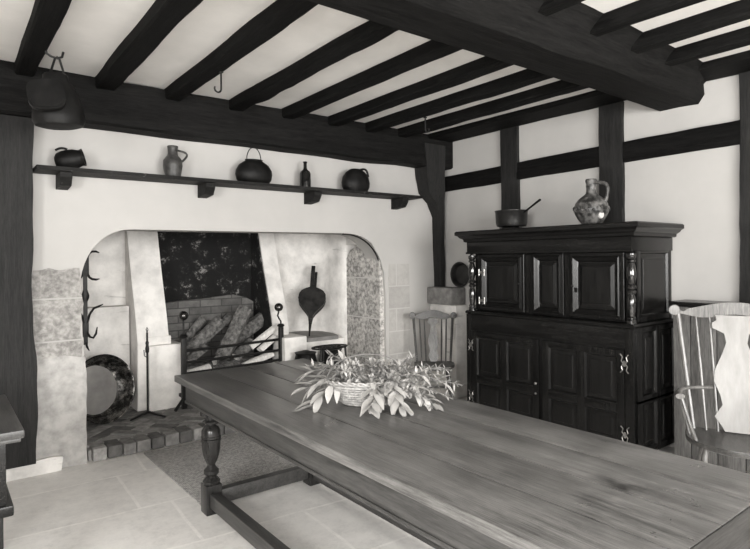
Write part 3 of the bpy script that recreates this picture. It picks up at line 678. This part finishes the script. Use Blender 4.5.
logs=[((1.84,5.67,.50),(2.17,5.70,.86),.050,'split','slim split log at the far left of the upper row in the fire grate',3.0),
((1.84,5.42,.53),(2.27,5.50,.85),.060,'split','second split log from the left in the upper row of the grate',2.4),
((1.98,5.54,.54),(2.43,5.60,.86),.058,'split','split log leaning just left of the tallest log',2.0),
((2.23,5.34,.52),(2.52,5.44,.96),.080,'round','tallest rough-barked log leaning in the middle of the grate',2.8),
((2.36,5.58,.57),(2.86,5.64,.85),.078,'round','rough-barked log leaning just right of the tallest log',2.5),
((2.52,5.33,.575),(2.86,5.38,.765),.036,'pale','pale freshly split stick at the upper right of the grate',2.6),
((1.85,5.28,.50),(2.08,5.40,.60),.052,'split','short split log behind the top bars at the left of the grate',2.0),
((2.10,5.28,.50),(2.32,5.40,.62),.056,'split','short split log behind the top bars left of centre in the grate',3.6),
((2.33,5.28,.49),(2.56,5.40,.61),.056,'split','short split log behind the top bars at the centre of the grate',2.4),
((2.60,5.27,.53),(2.80,5.33,.64),.048,'pale','short pale log end at the right of the grate between the bars',1.8),
((1.83,5.28,.39),(2.10,5.36,.41),.046,'pale','pale log lying low at the left behind the bottom bar',2.6),
((2.12,5.29,.39),(2.40,5.36,.40),.046,'split','dark log lying low at the centre behind the bottom bar',2.6),
((2.42,5.27,.395),(2.76,5.33,.475),.046,'pale','long pale split log lying low at the right behind the lower bars',2.2),
((1.90,5.50,.39),(2.70,5.55,.39),.055,'round','thick round log lying at the bottom back of the grate',0)]
for i,(a,b_,r,k,lab,ro) in enumerate(logs): log(a,b_,r,k,lab,i+1,roll=ro)

# ------------------------------------------------------------------ bellows on the alcove wall
B=empty('bellows',(3.13,5.19,.648),'pear-shaped dark wooden fire bellows standing on its nozzle against the right alcove wall','bellows')
ang=math.atan2(-1,-1)
n0,n1_=V((3.13,5.19,.648)),V((3.40,5.50,1.40)); zx=(n1_-n0).normalized(); yx=V((.55,.8,0)); yx=(yx-zx*yx.dot(zx)).normalized(); xx=yx.cross(zx)
BX=Matrix.Translation(n0)@Matrix((( xx.x,yx.x,zx.x,0),(xx.y,yx.y,zx.y,0),(xx.z,yx.z,zx.z,0),(0,0,0,1)))@Matrix.Translation((0,0,-.648))
def pear(s=1):
    pts=[]; 
    half=[(.022,.93),(.05,.955),(.09,1.0),(.125,1.05),(.14,1.10),(.135,1.16),(.11,1.20),(.07,1.225),(.04,1.24),(.03,1.26)]
    half=[(a*s,b_-.06) for a,b_ in half]
    return [(a,b_) for a,b_ in half]+[(-a,b_) for a,b_ in reversed(half)]
def mapb(p,dz=0): return p
body=MB(); body.mx=BX
half=[(.016,.83),(.022,.865),(.05,.91),(.098,.965),(.135,1.015),(.150,1.07),(.144,1.125),(.118,1.165),(.075,1.19),(.034,1.205),(.028,1.23)]
pl=[(a,b_) for a,b_ in half]+[(-a,b_) for a,b_ in reversed(half)]
body.prism([(a,b_) for a,b_ in pl],-.045,-.025,'Y'); body.build('front_board','leather',B)
body=MB(); body.mx=BX; body.prism([(a*1.0,b_) for a,b_ in pl],.025,.045,'Y'); body.build('back_board','leather',B)
body=MB(); body.mx=BX; body.prism([(a*.93,.01+b_*.99) for a,b_ in pl],-.025,.025,'Y'); body.build('leather_gusset','iron',B)
for s_,y in ((-.012,-.035),(.014,.035)):
    body=MB(); body.mx=BX; body.box((s_-.022,y-.009,1.20),(s_+.022,y+.009,1.47 if s_<0 else 1.43),.006); body.build('handle','leather',B)
body=MB(); body.mx=BX; body.lathe([(.008,.648),(.010,.70),(.016,.78),(.026,.84),(.03,.87)],(0,0,0),14); part(body.build('nozzle','ironp',B),'metal nozzle')

# ------------------------------------------------------------------ iron trivet with pots at right of hearth
S=empty('trivet_stand',(3.02,4.62,0),'round-topped black iron trivet stand at the right of the hearth behind the table','trivet')
tx,ty,tz=3.06,4.69,.60
c=MB(); c.tube([(tx+.19*math.cos(2*PI*i/32),ty+.11*math.sin(2*PI*i/32),tz) for i in range(32)],.009,6,closed=True)
for a in (20,80,140,200,260,320): c.tube([(tx,ty,tz),(tx+.19*math.cos(R(a)),ty+.11*math.sin(R(a)),tz)],.007,6)
c.tube([(tx+.08*math.cos(2*PI*i/20),ty+.05*math.sin(2*PI*i/20),tz) for i in range(20)],.007,6,closed=True); c.build('ring_top','iron',S)
for a in (90,215,325):
    c=MB(); c.tube([(tx+.17*math.cos(R(a)),ty+.115*math.sin(R(a)),tz),(tx+.19*math.cos(R(a)),ty+.12*math.sin(R(a)),.35),(tx+.2*math.cos(R(a)),ty+.13*math.sin(R(a)),.103 if ty+.13*math.sin(R(a))>4.55 else .0)],.011,6); c.build('leg','iron',S)
for i,(px_,py_,lab) in enumerate(((2.955,4.975,'small black lidded pot on the hearth, left one behind the trivet'),(3.28,4.99,'small black pot on the hearth, right one behind the trivet'))):
    S=empty('iron_pot',(px_,py_,.103),lab,'pot')
    c=MB(); c.lathe([(.06,.0),(.09,.01),(.125,.12),(.128,.25),(.11,.36),(.10,.40),(.11,.42),(.09,.42),(.03,.44)],(px_,py_,.103),28); c.build('body','potblk',S,50)
    c=MB(); c.tube([(px_+.10*math.cos(R(a)),py_,.50+.035*math.sin(R(a))) for a in range(0,181,20)],.005,6); c.build('handle','iron',S)

# ------------------------------------------------------------------ comb-back Windsor chairs
def windsor(loc,rz,label,arms=True,cw=.33,H=1.18,sh=.44,sw=.27,sd=.22,splat=.125,group=None,matc='seatw',splm='splat'):
    e=empty('windsor_chair',loc,label,'chair',rz,group=group); B_=lambda mb,n,mt,sm=40: mb.build(n,mt,e,sm,world=False)
    # seat: D shape, local +y = front
    pts=[(sw*math.cos(R(a)),-.02+sd*1.1*math.sin(R(a))) for a in range(0,181,10)]
    pts=[(sw,-sd*.55)]+pts+[(-sw,-sd*.55),(-sw*.8,-sd*.85),(sw*.8,-sd*.85)]
    s=MB(); rings=[]
    for k,(sc_,z) in enumerate(((.90,sh-.036),(.985,sh-.028),(1.0,sh-.01),(.985,sh),(.93,sh-.002),(.5,sh-.014))):
        rings.append([s.v((x*sc_,y*sc_,z)) for x,y in pts])
    for A,B in zip(rings,rings[1:]): s.bridge(A,B)
    s.f(rings[0]); s.f(rings[-1]); B_(s,'seat','seatd')
    yb=-sd*.72; lean=.13*(H-sh)/.74
    def bp(x,z,k=1): t=(z-sh)/(H-sh); return (x,yb-lean*t,z)
    zt=H-.05
    # crest rail, scroll ends
    s=MB(); n=24; up=[];lo=[]
    for i in range(n+1):
        x=-cw+2*cw*i/n; a=abs(x)/cw
        zt_=H-.03+.028*math.cos(a*PI*.9)**1+(-.012 if .78<a<.9 else 0)+(.012 if a>.93 else 0); zl=H-.085+(.012*math.cos(a*PI*2))-(.008 if a>.93 else 0)
        up.append((x,zt_)); lo.append((x,zl))
    rings=[]
    for (x,z1),(x_,z0) in zip(up,lo):
        yc=yb-lean+.05*(1-(x/cw)**2)*-.6
        rings.append([s.v((x,yc-.011,z0)),s.v((x,yc+.011,z0)),s.v((x,yc+.012,z1)),s.v((x,yc-.010,z1))])
    for A,B in zip(rings,rings[1:]): s.bridge(A,B)
    s.f(rings[0]); s.f(rings[-1])
    for k in (-1,1):
        s.mx=Matrix.Translation((k*cw*.985,yb-lean,H-.055))@Matrix.Rotation(R(90),4,'X'); s.lathe([(.001,-.016),(.03,-.015),(.034,0),(.03,.015),(.001,.016)],(0,0,0),18)
    s.mx=Matrix.Identity(4); B_(s,'crest_rail',matc)
    crest_y=lambda x: yb-lean-.03*(1-(x/cw)**2)
    for k in (-1,1):
        s=MB(); s.tube([(k*sw*.84,yb,sh-.01),(k*cw*.93,crest_y(cw*.93),H-.07)],[.012,.014],8); B_(s,'stile',matc)
        for q0,q1 in ((.60,.64),(.38,.42)):
            s=MB(); s.tube([(k*sw*q0,yb,sh-.01),(k*(sw*q0+cw*q1)/2*1.0,(yb+crest_y(cw*q1))/2,(sh+H-.07)/2),(k*cw*q1,crest_y(cw*q1),H-.075)],[.0065,.009,.0065],8); B_(s,'spindle',matc)
    # fiddle splat
    hgt=H-.08-sh; out=[(.55,0),(.62,.03),(.95,.12),(.62,.22),(.70,.30),(.95,.42),(.90,.52),(.60,.66),(.42,.76),(.50,.84),(.98,.885),(1.0,.93),(.80,.955),(.85,1.0)]
    s=MB(); A=[];rings=[]
    for w_,t in out:
        z=sh+hgt*t; p=bp(0,z); y=p[1]-.025*t
        rings.append([s.v((-splat*w_,y-.006,z)),s.v((splat*w_,y-.006,z)),s.v((splat*w_,y+.006,z)),s.v((-splat*w_,y+.006,z))])
    for A_,B2 in zip(rings,rings[1:]): s.bridge(A_,B2)
    s.f(rings[0]); s.f(rings[-1]); part(B_(s,'splat',splm,25),'vase-shaped back splat in a lighter tone')
    if arms:
        az=sh+.235; 
        pts=[(-sw*1.08,.12,az+.004),(-sw*1.13,.02,az),(-sw*1.10,-.08,az)]+[(-sw*1.08*math.cos(R(a)),-.08-(.13+lean*.25)*math.sin(R(a)),az) for a in range(20,161,14)]+[(sw*1.10,-.08,az),(sw*1.13,.02,az),(sw*1.08,.12,az+.004)]
        s=MB(); s.tube(pts,[.024,.02]+[.016]*(len(pts)-4)+[.02,.024],10,flat=.65); B_(s,'arm_bow',matc)
        for k in (-1,1):
            s=MB(); s.tube([(k*sw*.80,.09,sh-.01),(k*sw*.93,.11,sh+.10),(k*sw*1.07,.09,az)],[.014,.012,.012],8,flat=.8); B_(s,'arm_support',matc)
            for yy,f_ in ((-.02,.92),(-.09,.94)):
                s=MB(); s.tube([(k*sw*f_,yy,sh-.01),(k*sw*1.11,yy,az)],.0075,8); B_(s,'arm_spindle',matc)
    for kx in (-1,1):
        for ky in (-1,1):
            x0,y0_=kx*sw*.62,(.10 if ky>0 else -.10); x1,y1_=kx*sw*.88,(.19 if ky>0 else -.22)
            s=MB(); P_=[]; Rr=[]
            for t,r in ((0,.013),(.12,.017),(.3,.020),(.4,.013),(.44,.019),(.5,.013),(.7,.018),(1,.012)):
                P_.append((x0+(x1-x0)*t,y0_+(y1_-y0_)*t,(sh-.03)*(1-t)+.001)); Rr.append(r)
            s.tube(P_,Rr,10); B_(s,'leg',matc)
        s=MB(); s.tube([(kx*sw*.76,.15,.19),(kx*sw*.76,-.17,.19)],[.010,.010],8); B_(s,'stretcher',matc)
    s=MB(); s.tube([(-sw*.76,-.01,.19),(0,-.01,.19),(sw*.76,-.01,.19)],[.010,.015,.010],8); B_(s,'stretcher',matc)
    return e
windsor((3.50,1.245,0),math.atan2(-.40,-.92)-PI/2,'comb-back Windsor armchair with reflected light in its splat colour at the right beside the press cupboard',True)
windsor((3.885,4.075,0),math.atan2(-.72,-.62)-PI/2,'small comb-back Windsor chair standing in the corner left of the cupboard',False,cw=.215,H=.93,sh=.42,sw=.20,sd=.19,splat=.055,matc='seatd',splm='seatw')
# planked settle behind the armchair
S=empty('plank_chest',(4.3,1.3,0),'tall grey planked wooden chest against the right wall behind the Windsor armchair','chest')
c=MB(); y=.62
while y<1.90: c.box((4.205,y+.003,.03),(4.235,min(y+.17,1.93)-.003,1.10),.004); y+=.17
c.build('front_planks','plank',S)
c=MB(); c.box((4.235,.62,.0),(4.44,1.93,1.10)); c.build('body','oakp',S)
c=MB(); c.box((4.18,.60,1.10),(4.44,1.945,1.135),.006); c.build('lid','oaky',S)
# ------------------------------------------------------------------ dark oak desk at the left edge
S=empty('oak_side_table',(-.08,3.1,0),'dark oak side table whose moulded corner shows at the left edge','side table')
x1,y1=.285,2.70
c=MB(); c.box((-.45,y1,.745),(x1,y1+.8,.78),.008); c.box((-.44,y1+.012,.73),(x1-.012,y1+.788,.745),.004); c.build('top','oakts',S)
c=MB(); c.box((-.40,y1+.06,.47),(x1-.06,y1+.74,.73),.003); c.build('drawer_case','oaky',S)
c=MB(); c.box((-.42,y1+.04,.425),(x1-.035,y1+.76,.47),.01); c.build('lower_moulding','oaky',S)
for xx in (-.36,x1-.10):
    for yy in (y1+.10,y1+.70): c=MB(); c.box((xx-.03,yy-.03,0),(xx+.03,yy+.03,.425),.005); c.build('leg','oak',S)

# ------------------------------------------------------------------ basket with foliage
bc=V((1.665,2.215,.761)); BR=R(-34)
Bk=empty('wicker_basket',bc,'oval openwork wicker basket with a thin arched handle on the table','basket',BR)
def bl(mb,n,mt): return mb.build(n,mt,Bk,60,world=False)
c=MB(); A_,B_=.20,.13
def oval(k,t,z): return (A_*k*math.cos(t),B_*k*math.sin(t),z)
for r_ in range(9):
    z=.006+r_*.0125; k=.62+.38*(r_/8)**.8
    c.tube([oval(k*(1+.012*(1 if (i+r_)%2 else -1)),2*PI*i/64,z+.002*math.sin(i*PI)) for i in range(64)],.0052,6,closed=True)
for i in range(32):
    t=2*PI*i/32; c.tube([oval(.58,t,.004),oval(.72,t,.03),oval(.9,t,.07),oval(1.0,t,.112)],.0035,5)
c.lathe([(.001,.001),(A_*.6,.001),(A_*.62,.006),(.001,.006)],(0,0,0),32,sy=B_/A_,cap=False)
bl(c,'woven_body','wicker')
c=MB()
for s_ in range(2): c.tube([oval(1.03+.02*math.sin(i*PI/3+s_*PI),2*PI*i/96,.115+.006*math.cos(i*PI/3+s_*PI)) for i in range(96)],.006,6,closed=True)
bl(c,'rim','wicker')
c=MB(); c.tube([(.20*math.cos(R(a)),0,.11+.125*math.sin(R(a))) for a in range(0,181,9)],.0032,6); bl(c,'handle','stem')
random.seed(11)
def leaf(mb,base,dirv,L,W_,curl=.25,up=V((0,0,1))):
    d=V(dirv).normalized(); side=d.cross(up)
    if side.length<1e-4: side=V((1,0,0))
    side.normalize(); nz=side.cross(d).normalized(); n=6; prev=None
    for i in range(n+1):
        t=i/n; w_=W_*math.sin(PI*min(1,t*.97+.02))**.8*(1-.25*t); c0=V(base)+d*L*t-nz*curl*L*t*t
        row=[c0-side*w_*.5+nz*w_*.14,c0,c0+side*w_*.5+nz*w_*.14]
        vs=[mb.bm.verts.new(p) for p in row]
        if prev: mb.f([prev[0],prev[1],vs[1],vs[0]]); mb.f([prev[1],prev[2],vs[2],vs[1]])
        prev=vs
def floor_clamp(p,m_=.012):
    p=V(p)
    if p.z<bc.z+m_: p.z=bc.z+m_
    return p
def sprig(start,end,label,nl,L,W_,kind,sag=.02,group=None,seed=0,twist=0):
    random.seed(seed); e=empty('foliage_sprig',start,label,'foliage',group=group)
    start,end=V(start),V(end); s=MB(); lf=MB(); pts=[]; n=8
    for i in range(n+1):
        t=i/n; p=start.lerp(end,t); p.z+=sag*4*t*(1-t); pts.append(p)
    s.tube(pts,[.0035-.002*i/n for i in range(n+1)],5); s.build('stem','stem',e)
    ax=(end-start).normalized()
    for k in range(nl):
        t=.22+.78*k/(nl-1) if nl>1 else 1; p=pts[min(n,int(t*n))]
        if kind=='big':
            a=k*2.4+random.uniform(-.4,.4); side=ax.orthogonal().normalized(); side=Matrix.Rotation(a,3,ax)@side
            d=(ax*(.75+.6*t)+side*.8); d.z-=.10
        else:
            d=V((random.gauss(0,1),random.gauss(0,1),random.gauss(.25,.8)))+ax*.5
        d.normalize(); l=L*random.uniform(.75,1.15)
        if p.z+d.z*l<bc.z+.012: d.z=(bc.z+.012-p.z)/l; 
        leaf(lf,p,d,l,W_*random.uniform(.85,1.15),random.uniform(.0,.15) if p.z<bc.z+.05 else random.uniform(.05,.3))
    o=lf.build('leaves','leafA' if kind=='big' else 'leafB',e,180)
    for v in o.data.vertices:
        if v.co.z+start.z<bc.z+.003: v.co.z=bc.z+.003-start.z
    return e
cR=V((.79,-.61,0)); cF=V((-.61,-.79,0))      # across the table to the right of the view / towards the viewer
def bp3(r,f_,z): return bc+cR*r+cF*f_+V((0,0,z))
G1='fine leafy sprigs filling the wicker basket'
big=[((-.14,.00,.12),(-.30,.05,.07),'broad-leaved sprig hanging over the left end of the basket, lowest leaves',13,.105,.040),
((-.13,.03,.12),(-.25,.12,.02),'broad-leaved sprig drooping onto the table at the left front of the basket',11,.105,.042),
((-.12,-.03,.13),(-.30,-.04,.14),'broad-leaved sprig reaching out highest at the left of the basket',11,.10,.036),
((.05,.06,.12),(.02,.22,.03),'broad-leaved sprig drooping over the basket front, centre spray',14,.10,.038),
((.10,.07,.12),(.15,.24,.02),'broad-leaved sprig drooping over the basket front, right of centre',13,.10,.038),
((.00,.06,.13),(.06,.16,.07),'broad-leaved sprig curling over the middle of the basket rim',11,.09,.036),
((-.05,.0,.13),(-.15,-.03,.21),'broad-leaved sprig standing up at the left inside the basket',7,.07,.028),
((.15,.02,.13),(.36,.03,.10),'broad-leaved sprig pointing up and right beyond the basket end',10,.085,.032),
((.15,.05,.12),(.30,.16,.03),'broad-leaved sprig drooping onto the table at the right of the basket',11,.09,.034)]
for i,(a,b_,lab,nl,L,W_) in enumerate(big): sprig(bp3(*a),bp3(*b_),lab,nl,L,W_,'big',seed=i+1)
random.seed(21)
for i in range(60):
    a=random.uniform(-.5,1.5); r0=max(-.14,min(.16,a*.13)); f0=random.uniform(-.07,.10)
    tipr=a*.22+random.uniform(-.03,.03); tz=random.uniform(.13,.20)-max(0,a-.6)*.08-max(0,f0-.03)*(1.3 if a>-.1 else 0)
    sprig(bp3(r0,f0,.08),bp3(tipr,f0*1.5+random.uniform(-.05,.05),tz),'fine leafy sprig packed in the wicker basket on the table',44,.038,.015,'fine',group=G1,seed=100+i)
nd=[(((.14,.02,.10),(.46,.01,.08)),'needle-leaved sprig with the farthest tip to the right of the basket'),
(((.12,.05,.10),(.40,.12,.04)),'needle-leaved sprig trailing low toward the front right of the basket'),
(((.12,-.03,.12),(.42,-.06,.14)),'needle-leaved sprig rising at the far right of the basket'),
(((.10,-.05,.10),(.24,-.1,.20)),'needle-leaved sprig rising behind the right half of the basket')]
for i,((a,b_),lab) in enumerate(nd): sprig(bp3(*a),bp3(*b_),lab,70,.040,.008,'fine',seed=200+i)
tw=[(((-.10,-.02,.13),(-.30,-.08,.16)),'thin twiggy sprig reaching farthest left behind the basket'),
(((-.08,-.03,.13),(-.20,-.10,.22)),'thin twiggy sprig rising highest at the back left of the basket'),
(((-.10,.02,.12),(-.22,.0,.18)),'thin twiggy sprig crossing the left end of the basket')]
for i,((a,b_),lab) in enumerate(tw): sprig(bp3(*a),bp3(*b_),lab,26,.045,.013,'fine',seed=300+i)

# ------------------------------------------------------------------ lights, world, camera
def area(name,loc,rot,sx,sy,e):
    l=bpy.data.lights.new(name,'AREA'); l.shape='RECTANGLE'; l.size=sx; l.size_y=sy; l.energy=e; l.color=(1,.99,.97)
    o=bpy.data.objects.new(name,l); COL.objects.link(o); o.location=loc; o.rotation_euler=rot; return o
area('window_daylight_front_right',(2.05,YF+.02,1.7),(R(-90),0,0),2.05,1.55,125).rotation_euler=(R(90),0,0)
area('window_daylight_front_left',(-.55,YF+.02,1.7),(R(90),0,0),1.85,1.55,75)
area('window_daylight_left',(XL+.02,-.4,1.7),(R(90),0,R(-90)),1.95,1.45,110)
wd=bpy.data.worlds.new('sky'); sc.world=wd; wd.use_nodes=True
bg=wd.node_tree.nodes['Background']; bg.inputs[0].default_value=(1,.985,.955,1); bg.inputs[1].default_value=1.2
cam=bpy.data.cameras.new('camera'); co_=bpy.data.objects.new('camera',cam); COL.objects.link(co_)
cam.sensor_width=36; cam.lens=568.75/750*36; cam.shift_y=-(274.5-258.84)/750; cam.clip_start=.02
yaw=.6591; roll=-.009567
fw=V((math.sin(yaw),math.cos(yaw),0)); rt=V((math.cos(yaw),-math.sin(yaw),0)); up=V((0,0,1))
R2=rt*math.cos(roll)+up*math.sin(roll); U2=-rt*math.sin(roll)+up*math.cos(roll)
mt=Matrix((( R2.x,U2.x,-fw.x,0),(R2.y,U2.y,-fw.y,0),(R2.z,U2.z,-fw.z,1.46),(0,0,0,1)))
co_.matrix_world=mt
sc.camera=co_
sc.view_settings.view_transform='Standard'; sc.view_settings.look='None'; sc.view_settings.gamma=1; sc.view_settings.exposure=1.17
